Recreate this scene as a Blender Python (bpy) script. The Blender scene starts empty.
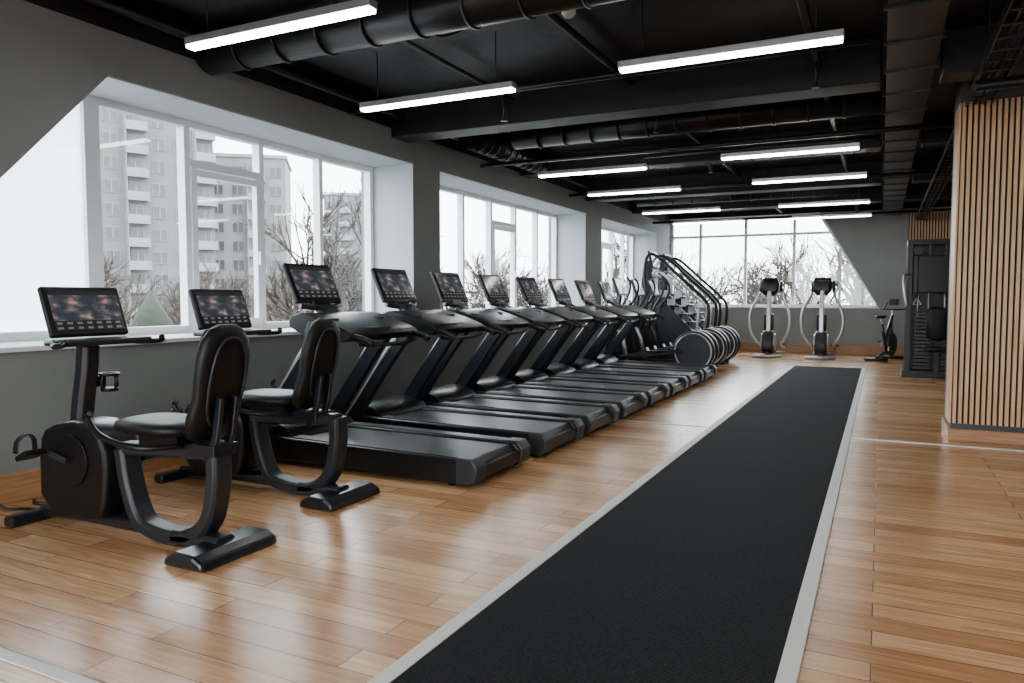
import bpy, bmesh, math, random
from mathutils import Vector, Matrix, Euler
random.seed(4)
C = bpy.context.scene.collection
R = math.radians

# ------------------------------------------------------------------ materials
def nodes(name):
    m = bpy.data.materials.new(name); m.use_nodes = True
    nt = m.node_tree
    return m, nt, nt.nodes["Principled BSDF"]
def mat(name, col, rough=0.5, metal=0.0, var=0.12, scale=8.0, bump=0.0, bscale=200.0, coat=0.0, spec=None):
    m, nt, p = nodes(name)
    N, L = nt.nodes, nt.links
    tc = N.new("ShaderNodeTexCoord"); nz = N.new("ShaderNodeTexNoise")
    nz.inputs["Scale"].default_value = scale; nz.inputs["Detail"].default_value = 5
    L.new(tc.outputs["Object"], nz.inputs["Vector"])
    mx = N.new("ShaderNodeMixRGB")
    mx.inputs[1].default_value = (*[c*(1-var) for c in col], 1)
    mx.inputs[2].default_value = (*[min(1, c*(1+var)) for c in col], 1)
    L.new(nz.outputs["Fac"], mx.inputs[0]); L.new(mx.outputs[0], p.inputs["Base Color"])
    p.inputs["Roughness"].default_value = rough; p.inputs["Metallic"].default_value = metal
    if coat: p.inputs["Coat Weight"].default_value = coat; p.inputs["Coat Roughness"].default_value = 0.15
    if spec is not None: p.inputs["Specular IOR Level"].default_value = spec
    if bump:
        n2 = N.new("ShaderNodeTexNoise"); n2.inputs["Scale"].default_value = bscale
        L.new(tc.outputs["Object"], n2.inputs["Vector"])
        b = N.new("ShaderNodeBump"); b.inputs["Strength"].default_value = bump; b.inputs["Distance"].default_value = 0.01
        L.new(n2.outputs["Fac"], b.inputs["Height"]); L.new(b.outputs[0], p.inputs["Normal"])
    return m

def wall_mat(name, col, zline):
    m, nt, p = nodes(name); N, L = nt.nodes, nt.links
    tc = N.new("ShaderNodeTexCoord"); nz = N.new("ShaderNodeTexNoise")
    nz.inputs["Scale"].default_value = 1.7; nz.inputs["Detail"].default_value = 8
    L.new(tc.outputs["Object"], nz.inputs["Vector"])
    mx = N.new("ShaderNodeMixRGB")
    mx.inputs[1].default_value = (*[c*0.86 for c in col], 1); mx.inputs[2].default_value = (*[c*1.12 for c in col], 1)
    L.new(nz.outputs["Fac"], mx.inputs[0])
    sx = N.new("ShaderNodeSeparateXYZ"); L.new(tc.outputs["Object"], sx.inputs[0])
    gt = N.new("ShaderNodeMath"); gt.operation = 'GREATER_THAN'; gt.inputs[1].default_value = zline
    L.new(sx.outputs["Z"], gt.inputs[0])
    m2 = N.new("ShaderNodeMixRGB"); m2.inputs[2].default_value = (0.008, 0.008, 0.009, 1)
    L.new(gt.outputs[0], m2.inputs[0]); L.new(mx.outputs[0], m2.inputs[1]); L.new(m2.outputs[0], p.inputs["Base Color"])
    p.inputs["Roughness"].default_value = 0.75; p.inputs["Specular IOR Level"].default_value = 0.3
    n2 = N.new("ShaderNodeTexNoise"); n2.inputs["Scale"].default_value = 60
    L.new(tc.outputs["Object"], n2.inputs["Vector"])
    b = N.new("ShaderNodeBump"); b.inputs["Strength"].default_value = 0.12; b.inputs["Distance"].default_value = 0.01
    L.new(n2.outputs["Fac"], b.inputs["Height"]); L.new(b.outputs[0], p.inputs["Normal"])
    return m

def wood_floor():
    m, nt, p = nodes("laminate_floor"); N, L = nt.nodes, nt.links
    tc = N.new("ShaderNodeTexCoord")
    br = N.new("ShaderNodeTexBrick")
    br.inputs["Scale"].default_value = 1.0; br.inputs["Brick Width"].default_value = 1.28; br.inputs["Row Height"].default_value = 0.15
    br.inputs["Mortar Size"].default_value = 0.003; br.inputs["Mortar Smooth"].default_value = 0.3; br.inputs["Bias"].default_value = 0.0
    br.offset = 0.37; br.offset_frequency = 2
    br.inputs["Color1"].default_value = (0, 0, 0, 1); br.inputs["Color2"].default_value = (1, 1, 1, 1); br.inputs["Mortar"].default_value = (0.5, 0.5, 0.5, 1)
    L.new(tc.outputs["Object"], br.inputs["Vector"])
    cr = N.new("ShaderNodeValToRGB"); e = cr.color_ramp.elements
    e[0].position = 0.0; e[0].color = (0.47, 0.235, 0.10, 1); e[1].position = 1.0; e[1].color = (0.76, 0.48, 0.25, 1)
    x = e.new(0.5); x.color = (0.63, 0.36, 0.17, 1)
    L.new(br.outputs["Color"], cr.inputs[0])
    mp = N.new("ShaderNodeMapping"); mp.inputs["Scale"].default_value = (1.6, 26, 1)
    ad = N.new("ShaderNodeVectorMath"); ad.operation = 'MULTIPLY_ADD'; ad.inputs[1].default_value = (7, 7, 7)
    L.new(br.outputs["Color"], ad.inputs[0]); L.new(tc.outputs["Object"], ad.inputs[2])
    L.new(ad.outputs[0], mp.inputs[0])
    nz = N.new("ShaderNodeTexNoise"); nz.inputs["Scale"].default_value = 1.6; nz.inputs["Detail"].default_value = 9; nz.inputs["Distortion"].default_value = 0.9
    L.new(mp.outputs[0], nz.inputs["Vector"])
    gr = N.new("ShaderNodeValToRGB"); g = gr.color_ramp.elements
    g[0].position = 0.33; g[0].color = (0.68, 0.60, 0.52, 1); g[1].position = 0.66; g[1].color = (1.08, 1.07, 1.06, 1)
    L.new(nz.outputs["Fac"], gr.inputs[0])
    mu = N.new("ShaderNodeMixRGB"); mu.blend_type = 'MULTIPLY'; mu.inputs[0].default_value = 1
    L.new(cr.outputs[0], mu.inputs[1]); L.new(gr.outputs[0], mu.inputs[2])
    mm = N.new("ShaderNodeMixRGB"); mm.inputs[2].default_value = (0.09, 0.04, 0.016, 1)
    L.new(br.outputs["Fac"], mm.inputs[0]); L.new(mu.outputs[0], mm.inputs[1])
    L.new(mm.outputs[0], p.inputs["Base Color"])
    rr = N.new("ShaderNodeMapRange"); rr.inputs[3].default_value = 0.19; rr.inputs[4].default_value = 0.31
    L.new(nz.outputs["Fac"], rr.inputs[0]); L.new(rr.outputs[0], p.inputs["Roughness"])
    p.inputs["Specular IOR Level"].default_value = 0.65
    b = N.new("ShaderNodeBump"); b.inputs["Strength"].default_value = 0.25; b.inputs["Distance"].default_value = 0.002; b.invert = True
    L.new(br.outputs["Fac"], b.inputs["Height"]); L.new(b.outputs[0], p.inputs["Normal"])
    return m

def plain_wood(name, c1, c2, sc=(30, 30, 2)):
    m, nt, p = nodes(name); N, L = nt.nodes, nt.links
    tc = N.new("ShaderNodeTexCoord"); mp = N.new("ShaderNodeMapping"); mp.inputs["Scale"].default_value = sc
    L.new(tc.outputs["Object"], mp.inputs[0])
    nz = N.new("ShaderNodeTexNoise"); nz.inputs["Scale"].default_value = 1.5; nz.inputs["Detail"].default_value = 7
    L.new(mp.outputs[0], nz.inputs["Vector"])
    cr = N.new("ShaderNodeValToRGB"); cr.color_ramp.elements[0].position = 0.3; cr.color_ramp.elements[1].position = 0.7
    cr.color_ramp.elements[0].color = (*c1, 1); cr.color_ramp.elements[1].color = (*c2, 1)
    L.new(nz.outputs["Fac"], cr.inputs[0]); L.new(cr.outputs[0], p.inputs["Base Color"]); p.inputs["Roughness"].default_value = 0.45
    return m

def emit(name, col, s):
    m = bpy.data.materials.new(name); m.use_nodes = True; nt = m.node_tree; nt.nodes.clear()
    o = nt.nodes.new("ShaderNodeOutputMaterial"); e = nt.nodes.new("ShaderNodeEmission")
    e.inputs[0].default_value = (*col, 1); e.inputs[1].default_value = s
    nt.links.new(e.outputs[0], o.inputs[0]); return m

def glass_mat(name, tint=(0.96, 0.985, 0.99), film=0.0, gl=0.05):
    m = bpy.data.materials.new(name); m.use_nodes = True; nt = m.node_tree; nt.nodes.clear()
    N, L = nt.nodes, nt.links
    o = N.new("ShaderNodeOutputMaterial"); t = N.new("ShaderNodeBsdfTransparent"); t.inputs[0].default_value = (*tint, 1)
    g = N.new("ShaderNodeBsdfGlossy"); g.inputs["Roughness"].default_value = 0.03
    mx = N.new("ShaderNodeMixShader"); mx.inputs[0].default_value = gl
    if film:
        tr = N.new("ShaderNodeBsdfTranslucent"); tr.inputs[0].default_value = (0.90, 0.95, 0.98, 1)
        m0 = N.new("ShaderNodeMixShader"); m0.inputs[0].default_value = film
        L.new(t.outputs[0], m0.inputs[1]); L.new(tr.outputs[0], m0.inputs[2]); L.new(m0.outputs[0], mx.inputs[1])
    else:
        L.new(t.outputs[0], mx.inputs[1])
    L.new(g.outputs[0], mx.inputs[2]); L.new(mx.outputs[0], o.inputs[0])
    return m

def screen_mat():
    m, nt, p = nodes("touch_screen"); N, L = nt.nodes, nt.links
    tc = N.new("ShaderNodeTexCoord"); sp = N.new("ShaderNodeSeparateXYZ"); L.new(tc.outputs["UV"], sp.inputs[0])
    nz = N.new("ShaderNodeTexNoise"); nz.inputs["Scale"].default_value = 4.5; nz.inputs["Detail"].default_value = 6
    L.new(tc.outputs["UV"], nz.inputs["Vector"])
    cr = N.new("ShaderNodeValToRGB"); e = cr.color_ramp.elements
    e[0].position = 0.44; e[0].color = (0.025, 0.03, 0.038, 1); e[1].position = 0.74; e[1].color = (0.42, 0.40, 0.39, 1)
    x = e.new(0.54); x.color = (0.06, 0.062, 0.07, 1); x = e.new(0.62); x.color = (0.22, 0.13, 0.10, 1)
    L.new(nz.outputs["Fac"], cr.inputs[0])
    ck = N.new("ShaderNodeTexBrick"); ck.inputs["Scale"].default_value = 1; ck.inputs["Brick Width"].default_value = 0.14; ck.inputs["Row Height"].default_value = 0.12
    ck.inputs["Mortar Size"].default_value = 0.035; ck.offset = 0
    ck.inputs["Color1"].default_value = (0.10, 0.11, 0.12, 1); ck.inputs["Color2"].default_value = (0.16, 0.09, 0.08, 1); ck.inputs["Mortar"].default_value = (0.012, 0.013, 0.016, 1)
    L.new(tc.outputs["UV"], ck.inputs["Vector"])
    lt = N.new("ShaderNodeMath"); lt.operation = 'LESS_THAN'; lt.inputs[1].default_value = 0.24; L.new(sp.outputs["Y"], lt.inputs[0])
    mx = N.new("ShaderNodeMixRGB"); L.new(lt.outputs[0], mx.inputs[0]); L.new(cr.outputs[0], mx.inputs[1]); L.new(ck.outputs["Color"], mx.inputs[2])
    g2 = N.new("ShaderNodeMath"); g2.operation = 'GREATER_THAN'; g2.inputs[1].default_value = 0.88; L.new(sp.outputs["Y"], g2.inputs[0])
    m3 = N.new("ShaderNodeMixRGB"); m3.inputs[2].default_value = (0.015, 0.016, 0.02, 1); L.new(g2.outputs[0], m3.inputs[0]); L.new(mx.outputs[0], m3.inputs[1])
    p.inputs["Base Color"].default_value = (0.01, 0.01, 0.012, 1)
    L.new(m3.outputs[0], p.inputs["Emission Color"]); p.inputs["Emission Strength"].default_value = 1.4
    p.inputs["Roughness"].default_value = 0.12
    return m

def mat_rubber():
    m, nt, p = nodes("ribbed_black_turf"); N, L = nt.nodes, nt.links
    tc = N.new("ShaderNodeTexCoord"); nz = N.new("ShaderNodeTexNoise"); nz.inputs["Scale"].default_value = 130; nz.inputs["Detail"].default_value = 2
    L.new(tc.outputs["Object"], nz.inputs["Vector"])
    cr = N.new("ShaderNodeValToRGB"); cr.color_ramp.elements[0].position = .3; cr.color_ramp.elements[1].position = .72
    cr.color_ramp.elements[0].color = (0.001, 0.0012, 0.0016, 1); cr.color_ramp.elements[1].color = (0.018, 0.020, 0.022, 1)
    L.new(nz.outputs["Fac"], cr.inputs[0]); L.new(cr.outputs[0], p.inputs["Base Color"])
    p.inputs["Roughness"].default_value = 0.8; p.inputs["Specular IOR Level"].default_value = 0.12
    wv = N.new("ShaderNodeTexWave"); wv.bands_direction = 'Y'; wv.inputs["Scale"].default_value = 22; wv.inputs["Distortion"].default_value = 1.0
    L.new(tc.outputs["Object"], wv.inputs["Vector"])
    ad = N.new("ShaderNodeMath"); L.new(nz.outputs["Fac"], ad.inputs[0]); L.new(wv.outputs["Fac"], ad.inputs[1])
    b = N.new("ShaderNodeBump"); b.inputs["Strength"].default_value = 0.6; b.inputs["Distance"].default_value = 0.004
    L.new(ad.outputs[0], b.inputs["Height"]); L.new(b.outputs[0], p.inputs["Normal"])
    return m

M_FLOOR = wood_floor()
M_WALL = wall_mat("grey_plaster", (0.185, 0.20, 0.195), 3.30)
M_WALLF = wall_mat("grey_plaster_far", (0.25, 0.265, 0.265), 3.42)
M_REV = mat("light_grey_paint", (0.38, 0.42, 0.445), 0.7, var=0.05)
M_CEIL = mat("black_ceiling_paint", (0.006, 0.006, 0.007), 0.5, var=0.6, scale=2.5, bump=0.5, bscale=9, spec=0.28)
M_DUCT = mat("black_painted_duct", (0.0055, 0.0055, 0.0065), 0.36, 0.1, var=0.3, scale=3, spec=0.3)
M_DUCT2 = mat("dark_galvanised_metal", (0.022, 0.023, 0.026), 0.32, 0.6, var=0.4, scale=4)
M_BLACK = mat("black_plastic", (0.0033, 0.0035, 0.0043), 0.34, var=0.2, scale=20, bump=0.05, bscale=400, spec=0.35)
M_FRAME = mat("dark_blue_black_frame_paint", (0.0075, 0.0095, 0.014), 0.28, 0.1, var=0.15, coat=0.25, spec=0.4)
M_GREY = mat("charcoal_plastic", (0.0145, 0.016, 0.0195), 0.4, var=0.12, spec=0.4)
M_PAD = mat("black_vinyl", (0.003, 0.003, 0.0035), 0.45, var=0.2, scale=30, bump=0.15, bscale=300, spec=0.3)
M_BELT = mat("running_belt_rubber", (0.009, 0.0105, 0.013), 0.4, var=0.2, scale=12, bump=0.1, bscale=500, spec=0.4)
M_SILVER = mat("satin_silver", (0.50, 0.51, 0.53), 0.32, 0.7, var=0.08)
M_PVC = mat("white_pvc", (0.80, 0.82, 0.85), 0.4, var=0.03)
M_SILL = mat("white_sill", (0.64, 0.67, 0.69), 0.4, var=0.04)
M_EDGE = mat("off_white_edging", (0.62, 0.61, 0.57), 0.5, var=0.06, scale=5)
M_TURF = mat_rubber()
M_BASE = plain_wood("baseboard_wood", (0.28, 0.135, 0.055), (0.44, 0.235, 0.105), (2, 2, 30))
M_SLAT = plain_wood("oak_slats", (0.50, 0.285, 0.14), (0.66, 0.41, 0.22))
M_COL = mat("dark_grey_paint", (0.045, 0.048, 0.052), 0.6, var=0.1, scale=2)
M_FELT = mat("black_felt", (0.006, 0.005, 0.005), 0.9, spec=0.1)
M_PLATE = mat("weight_plate_steel", (0.02, 0.021, 0.024), 0.4, 0.3, var=0.1)
M_GLASS = glass_mat("window_glass")
M_FILM = glass_mat("frosted_window_film", film=0.92, gl=0.04)
M_LED = emit("led_diffuser", (1.0, 0.97, 0.93), 26.0)
M_SCREEN = screen_mat()
M_WHITE = mat("white_plastic", (0.7, 0.7, 0.68), 0.4, var=0.03)
M_FAC1 = mat("panel_facade_grey", (0.125, 0.128, 0.13), 0.9, var=0.35, scale=0.3)
M_FAC2 = mat("panel_facade_beige", (0.165, 0.163, 0.157), 0.9, var=0.35, scale=0.3)
M_BAL = mat("balcony_panel", (0.20, 0.21, 0.215), 0.8, var=0.4, scale=0.5)
M_WIN = mat("dark_facade_window", (0.04, 0.048, 0.057), 0.3, var=0.5, scale=0.5)
M_BARK = mat("bare_bark", (0.06, 0.05, 0.043), 0.95, var=0.2, spec=0.1)
M_GROUND = mat("pale_ground", (0.14, 0.135, 0.125), 0.95, var=0.25, scale=0.3)
M_EVER = mat("dark_evergreen", (0.02, 0.028, 0.018), 0.9, var=0.5, scale=4, bump=1, bscale=6)

# ------------------------------------------------------------------ builder
def chaikin(p, n=2, closed=True):
    for _ in range(n):
        q = []
        k = len(p)
        for i in range(k if closed else k-1):
            a, b = Vector(p[i]), Vector(p[(i+1) % k])
            q += [a*0.78+b*0.22, a*0.22+b*0.78]
        if not closed: q = [Vector(p[0])]+q+[Vector(p[-1])]
        p = q
    return [tuple(v) for v in p]

def catmull(pts, n=6):
    P = [Vector(p) for p in pts]
    if len(P) < 3: return P
    Q = [P[0]*2-P[1]]+P+[P[-1]*2-P[-2]]; out = []
    for i in range(1, len(Q)-2):
        a, b, c, d = Q[i-1:i+3]
        for j in range(n):
            t = j/n
            out.append(0.5*((2*b)+(c-a)*t+(2*a-5*b+4*c-d)*t*t+(3*b-a-3*c+d)*t**3))
    out.append(P[-1]); return out

class B:
    def __init__(s): s.bm = bmesh.new(); s.mi = 0
    def m(s, i): s.mi = i; return s
    def face(s, vs, smooth=False):
        try:
            f = s.bm.faces.new(vs); f.material_index = s.mi; f.smooth = smooth; return f
        except ValueError: return None
    def box(s, c, size, rot=(0, 0, 0)):
        mtx = Matrix.Translation(c) @ Euler([R(a) for a in rot]).to_matrix().to_4x4()
        v = [s.bm.verts.new(mtx @ Vector((x*size[0]/2, y*size[1]/2, z*size[2]/2))) for x in (-1, 1) for y in (-1, 1) for z in (-1, 1)]
        for q in ((0, 1, 3, 2), (4, 6, 7, 5), (0, 4, 5, 1), (2, 3, 7, 6), (0, 2, 6, 4), (1, 5, 7, 3)): s.face([v[i] for i in q])
        return s
    def prism(s, pts, axis, a, b, rnd=0):
        if rnd: pts = chaikin(pts, rnd)
        def P(p, t): return {'y': (p[0], t, p[1]), 'x': (t, p[0], p[1]), 'z': (p[0], p[1], t)}[axis]
        A = [s.bm.verts.new(P(p, a)) for p in pts]; Bv = [s.bm.verts.new(P(p, b)) for p in pts]
        s.face(A); s.face(Bv[::-1]); n = len(pts)
        for i in range(n): s.face([A[i], A[(i+1) % n], Bv[(i+1) % n], Bv[i]], bool(rnd))
        return s
    def tube(s, pts, r, seg=10, n=5, side=None, rect=None, closed=False, rends=None):
        P = catmull(pts, n) if (len(pts) > 2 and n > 1) else [Vector(p) for p in pts]
        k = len(P); rings = []; prev = None
        for i in range(k):
            if closed: t = (P[(i+1) % k]-P[i-1])
            else: t = P[min(i+1, k-1)]-P[max(i-1, 0)]
            if t.length < 1e-9: t = Vector((0, 0, 1))
            t.normalize()
            if side is not None: u = Vector(side)
            elif prev is None:
                u = t.cross(Vector((0, 0, 1)));
                if u.length < 0.05: u = t.cross(Vector((0, 1, 0)))
            else: u = prev
            u = (u-t*u.dot(t)).normalized(); prev = u; w = t.cross(u)
            ring = []
            rr = r if rends is None else rends[0]+(rends[1]-rends[0])*i/(k-1)
            if rect:
                a, b = rect[0]/2, rect[1]/2; c = min(a, b)*0.45
                for x, y in ((a, b-c), (a-c, b), (-a+c, b), (-a, b-c), (-a, -b+c), (-a+c, -b), (a-c, -b), (a, -b+c)):
                    ring.append(s.bm.verts.new(P[i]+u*x+w*y))
            else:
                for j in range(seg):
                    g = 2*math.pi*j/seg; ring.append(s.bm.verts.new(P[i]+u*math.cos(g)*rr+w*math.sin(g)*rr))
            rings.append(ring)
        q = len(rings[0]); sm = True
        rng = range(k) if closed else range(k-1)
        for i in rng:
            a, b = rings[i], rings[(i+1) % k]
            for j in range(q): s.face([a[j], a[(j+1) % q], b[(j+1) % q], b[j]], sm and not rect)
        if not closed: s.face(rings[0][::-1]); s.face(rings[-1])
        return s
    def cyl(s, a, b, r, seg=20): return s.tube([a, b], r, seg, 1)
    def loft(s, rings, seg=20):
        rs = []
        for (cx, cy, cz, rx, ry, e) in rings:
            v = []
            for j in range(seg):
                g = 2*math.pi*j/seg; c, q = math.cos(g), math.sin(g)
                v.append(s.bm.verts.new((cx+rx*math.copysign(abs(c)**(2/e), c), cy+ry*math.copysign(abs(q)**(2/e), q), cz)))
            rs.append(v)
        for a, b in zip(rs, rs[1:]):
            for j in range(seg): s.face([a[j], a[(j+1) % seg], b[(j+1) % seg], b[j]], True)
        s.face(rs[0][::-1], True); s.face(rs[-1], True); return s
    def done(s, name, parent=None, mats=None, bevel=0.0, sub=0, label=None, loc=None, fix=True):
        if fix: bmesh.ops.recalc_face_normals(s.bm, faces=s.bm.faces)
        me = bpy.data.meshes.new(name); s.bm.to_mesh(me); s.bm.free()
        for m in (mats if isinstance(mats, (list, tuple)) else [mats]): me.materials.append(m)
        o = bpy.data.objects.new(name, me); C.objects.link(o)
        if parent: o.parent = parent
        if loc: o.location = loc
        if bevel:
            b = o.modifiers.new("bev", 'BEVEL'); b.width = bevel; b.segments = 2; b.limit_method = 'ANGLE'; b.angle_limit = R(40)
        if sub:
            d = o.modifiers.new("sub", 'SUBSURF'); d.levels = sub; d.render_levels = sub
        if label: o["label"] = label
        return o

def root(name, loc, label, cat, group=None, rz=0):
    o = bpy.data.objects.new(name, None); C.objects.link(o); o.location = loc; o.rotation_euler = (0, 0, R(rz))
    o.empty_display_size = 0.2; o["label"] = label; o["category"] = cat
    if group: o["group"] = group
    return o
def tag(o, label, cat, group=None):
    o["label"] = label; o["category"] = cat
    if group: o["group"] = group
    return o
def struct(o): o["kind"] = "structure"; return o
def dup(src, loc, rz=None, label=None, scale=None):
    n = src.copy(); C.objects.link(n); n.location = loc
    if rz is not None: n.rotation_euler = (0, 0, R(rz))
    if scale: n.scale = (scale,)*3
    if label: n["label"] = label
    for c in [x for x in src.children]:
        k = c.copy(); C.objects.link(k); k.parent = n
        for g in [x for x in c.children]:
            j = g.copy(); C.objects.link(j); j.parent = k
    return n

def screen(parent, c, w, h, tilt, off=0.003):
    b = B(); uvl = b.bm.loops.layers.uv.new("UVMap")
    mt = Matrix.Translation(c) @ Euler((0, R(-tilt), 0)).to_matrix().to_4x4()
    vs = [b.bm.verts.new(mt @ Vector((off, y*w/2, z*h/2))) for y, z in ((-1, -1), (1, -1), (1, 1), (-1, 1))]
    f = b.face(vs)
    for l, uv in zip(f.loops, ((0, 0), (1, 0), (1, 1), (0, 1))): l[uvl].uv = uv
    return b.done("screen", parent, M_SCREEN, fix=False, label="lit touch screen with small picture tiles")

# ------------------------------------------------------------------ room shell
WX, BX = -5.10, -5.78
YB, YF, XR, ZC = -4.0, 19.7, 3.2, 3.55
struct(B().box(((WX-0.7+XR)/2, (YB+YF)/2, -0.05), (XR-WX+0.9, YF-YB+0.6, 0.1)).done("floor", mats=M_FLOOR))
struct(B().box(((WX-0.7+XR)/2, (YB+YF)/2, ZC+0.1), (XR-WX+1.4, YF-YB+1.0, 0.2)).done("ceiling", mats=M_CEIL))
SZ, TZ = 1.0, 2.97
w = B()
w.prism([(YB, 0), (YF+.4, 0), (YF+.4, SZ), (YB, SZ)], 'x', BX-.1, WX)
w.prism([(YB, TZ), (YF+.4, TZ), (YF+.4, ZC), (YB, ZC)], 'x', BX-.1, WX)
w.prism([(-0.3, SZ), (1.87, SZ), (3.67, TZ), (-0.3, TZ)], 'x', BX-.1, WX)
for a, b_ in ((YB, -3.7), (7.63, 8.23), (13.5, 14.4), (18.5, YF+.4)):
    w.prism([(a, SZ), (b_, SZ), (b_, TZ), (a, TZ)], 'x', BX-.1, WX)
struct(w.done("wall_left", mats=M_WALL))
rv = B()
for y, d in ((7.63, -1), (8.23, 1), (13.5, -1), (14.4, 1), (18.5, -1)):
    rv.box(((WX+BX)/2-.001, y+d*0.006, (SZ+TZ)/2), (WX-BX, 0.01, TZ-SZ))
for a, b_ in ((3.68, 7.62), (8.24, 13.49), (14.41, 18.49)):
    rv.box(((WX+BX)/2-.001, (a+b_)/2, TZ-0.006), (WX-BX, b_-a, 0.01))
struct(rv.done("trim_1", mats=M_REV))
for i, (a, b_) in enumerate(((1.88, 7.62), (8.24, 13.49), (14.41, 18.49))):
    struct(B().box(((WX+BX)/2+.01, (a+b_)/2, SZ+0.012), (WX-BX+0.05, b_-a, 0.035)).done("trim_%d" % (i+2), mats=M_SILL, bevel=0.006))
f = B()
f.prism([(WX-.7, 0), (XR, 0), (XR, 1.1), (WX-.7, 1.1)], 'y', YF, YF+.35)
f.prism([(WX-.7, 3.42), (XR, 3.42), (XR, ZC), (WX-.7, ZC)], 'y', YF, YF+.35)
f.prism([(-1.38, 3.42), (-0.03, 1.1), (XR, 1.1), (XR, 3.42)], 'y', YF, YF+.35)
struct(f.done("wall_far", mats=M_WALLF))
struct(B().box((XR+.1, (YB+YF)/2, ZC/2), (0.2, YF-YB+.6, ZC)).done("wall_right", mats=M_WALLF))
w = B()
w.prism([(WX-.7, 0), (XR, 0), (XR, .5), (WX-.7, .5)], 'y', YB-.2, YB)
w.prism([(WX-.7, 3.2), (XR, 3.2), (XR, ZC), (WX-.7, ZC)], 'y', YB-.2, YB)
w.prism([(WX-.7, .5), (-4.7, .5), (-4.7, 3.2), (WX-.7, 3.2)], 'y', YB-.2, YB)
w.prism([(2.9, .5), (XR, .5), (XR, 3.2), (2.9, 3.2)], 'y', YB-.2, YB)
struct(w.done("wall_back", mats=M_WALL))
struct(B().box((WX+.01, (YB+YF)/2, 0.1), (0.02, YF-YB, 0.2)).done("baseboard_left", mats=M_BASE, bevel=0.004))
struct(B().box(((WX+XR)/2, YF-.011, 0.11), (XR-WX-.05, 0.02, 0.22)).done("baseboard_far", mats=M_BASE, bevel=0.004))

def window_left(n, y0, y1, mulls, thick, sash, films):
    X = BX+.05
    b = B(); w_ = 0.06
    b.box((X, (y0+y1)/2, SZ+.05), (0.09, y1-y0, 0.1)); b.box((X, (y0+y1)/2, TZ-.035), (0.09, y1-y0, 0.07))
    for y in mulls: b.box((X, y, (SZ+TZ)/2), (0.096, 0.13 if y in thick else w_, TZ-SZ-.002))
    for (a, c) in sash:
        b.box((X, (a+c)/2, 2.58), (0.092, c-a, 0.07))
        for yy in (a+.06, c-.06): b.box((X+.035, yy, 1.8), (0.06, 0.06, 1.5))
        for zz in (SZ+.12, 2.5): b.box((X+.035, (a+c)/2, zz), (0.058, c-a-.07, 0.06))
        b.box((X+.08, c-.07, 1.75), (0.03, 0.025, 0.13))
    fr = struct(b.done("window_%d" % n, mats=M_PVC))
    g = B()
    lo, hi = films if films else (99, 99)
    seg = [y0]+list(mulls)+[y1]
    for a, c in zip(seg, seg[1:]):
        if c-a < 0.12: continue
        g.m(1 if (films and lo <= (a+c)/2 <= hi) else 0)
        g.box((X, (a+c)/2, (SZ+TZ)/2), (0.008, c-a-.01, TZ-SZ-.01))
    g.done("window_glass", fr, [M_GLASS, M_FILM])
window_left(1, 1.4, 7.63, (1.5, 3.93, 4.84, 5.75, 6.65, 7.58), (3.93,), [(4.84, 5.75)], (0, 3.9))
window_left(2, 8.23, 13.5, (8.28, 8.95, 9.85, 10.75, 11.65, 12.55, 13.45), (), [(10.75, 11.65)], None)
window_left(3, 14.4, 18.5, (14.45, 15.2, 16.0, 16.85, 17.7, 18.45), (), [(16.0, 16.85)], None)
window_left(4, -3.7, -0.3, (-3.65, -2.8, -2.0, -1.1, -0.35), (), [], None)  # unseen window behind the camera, added for fill light
b = B(); Yw = YF+.22
b.box((-2.9, Yw, 1.14), (5.9, .09, .09)); b.box((-3.3, Yw, 3.38), (4.2, .09, .08)); b.box((-3.2, Yw, 2.95), (4.3, .088, .06))
for x in (-5.05, -4.3, -3.15, -1.98): b.box((x, Yw, 2.25), (.07, .094, 2.3))
b.box((-.92, Yw, 1.85), (.07, .094, 1.5))
b.tube([(-1.40, Yw, 3.40), (-.03, Yw, 1.1)], .05, rect=(.09, .08), side=(0, 1, 0))
fw = struct(b.done("window_5", mats=M_PVC))
B().prism([(-5.1, 1.1), (0.0, 1.1), (-1.38, 3.42), (-5.1, 3.42)], 'y', Yw-.004, Yw+.004).done("window_glass", fw, M_GLASS)
struct(B().box((-2.6, YF+.06, 1.112), (5.1, .2, .03)).done("trim_6", mats=M_SILL, bevel=0.005))
b = B(); b.box((-.9, YB-.1, .54), (7.6, .08, .08)); b.box((-.9, YB-.1, 3.16), (7.6, .08, .08))
for i in range(7): b.box((-4.66+i*1.253, YB-.1, 1.85), (.07, .084, 2.7))
struct(b.done("window_6", mats=M_PVC))  # unseen window band in the back wall, added to fill the room with daylight

struct(B().box((-3.3, 1.61, 0.004), (3.5, 0.05, 0.008)).done("trim_7", mats=M_EDGE, bevel=0.002))
struct(B().box((-2.09, 7.85, 0.003), (1.0, 0.035, 0.006)).done("trim_8", mats=M_SILVER, bevel=0.001))
struct(B().box((1.5, 7.85, 0.003), (3.4, 0.035, 0.006)).done("trim_9", mats=M_SILVER, bevel=0.001))
tr = root("running_track_mat", (-0.9, 7.0, 0), "long black ribbed turf lane with off-white edging strips", "floor mat")
y0, y1 = -9.5, 8.65
B().box((0, (y0+y1)/2, 0.006), (1.20, y1-y0, 0.012)).done("turf", tr, M_TURF, bevel=0.002)
for sx in (-1, 1): B().box((sx*0.636, (y0+y1)/2, 0.007), (0.07, y1-y0+.06, 0.014)).done("edging_strip", tr, M_EDGE, bevel=0.003, label="off-white edging strip")

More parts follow.
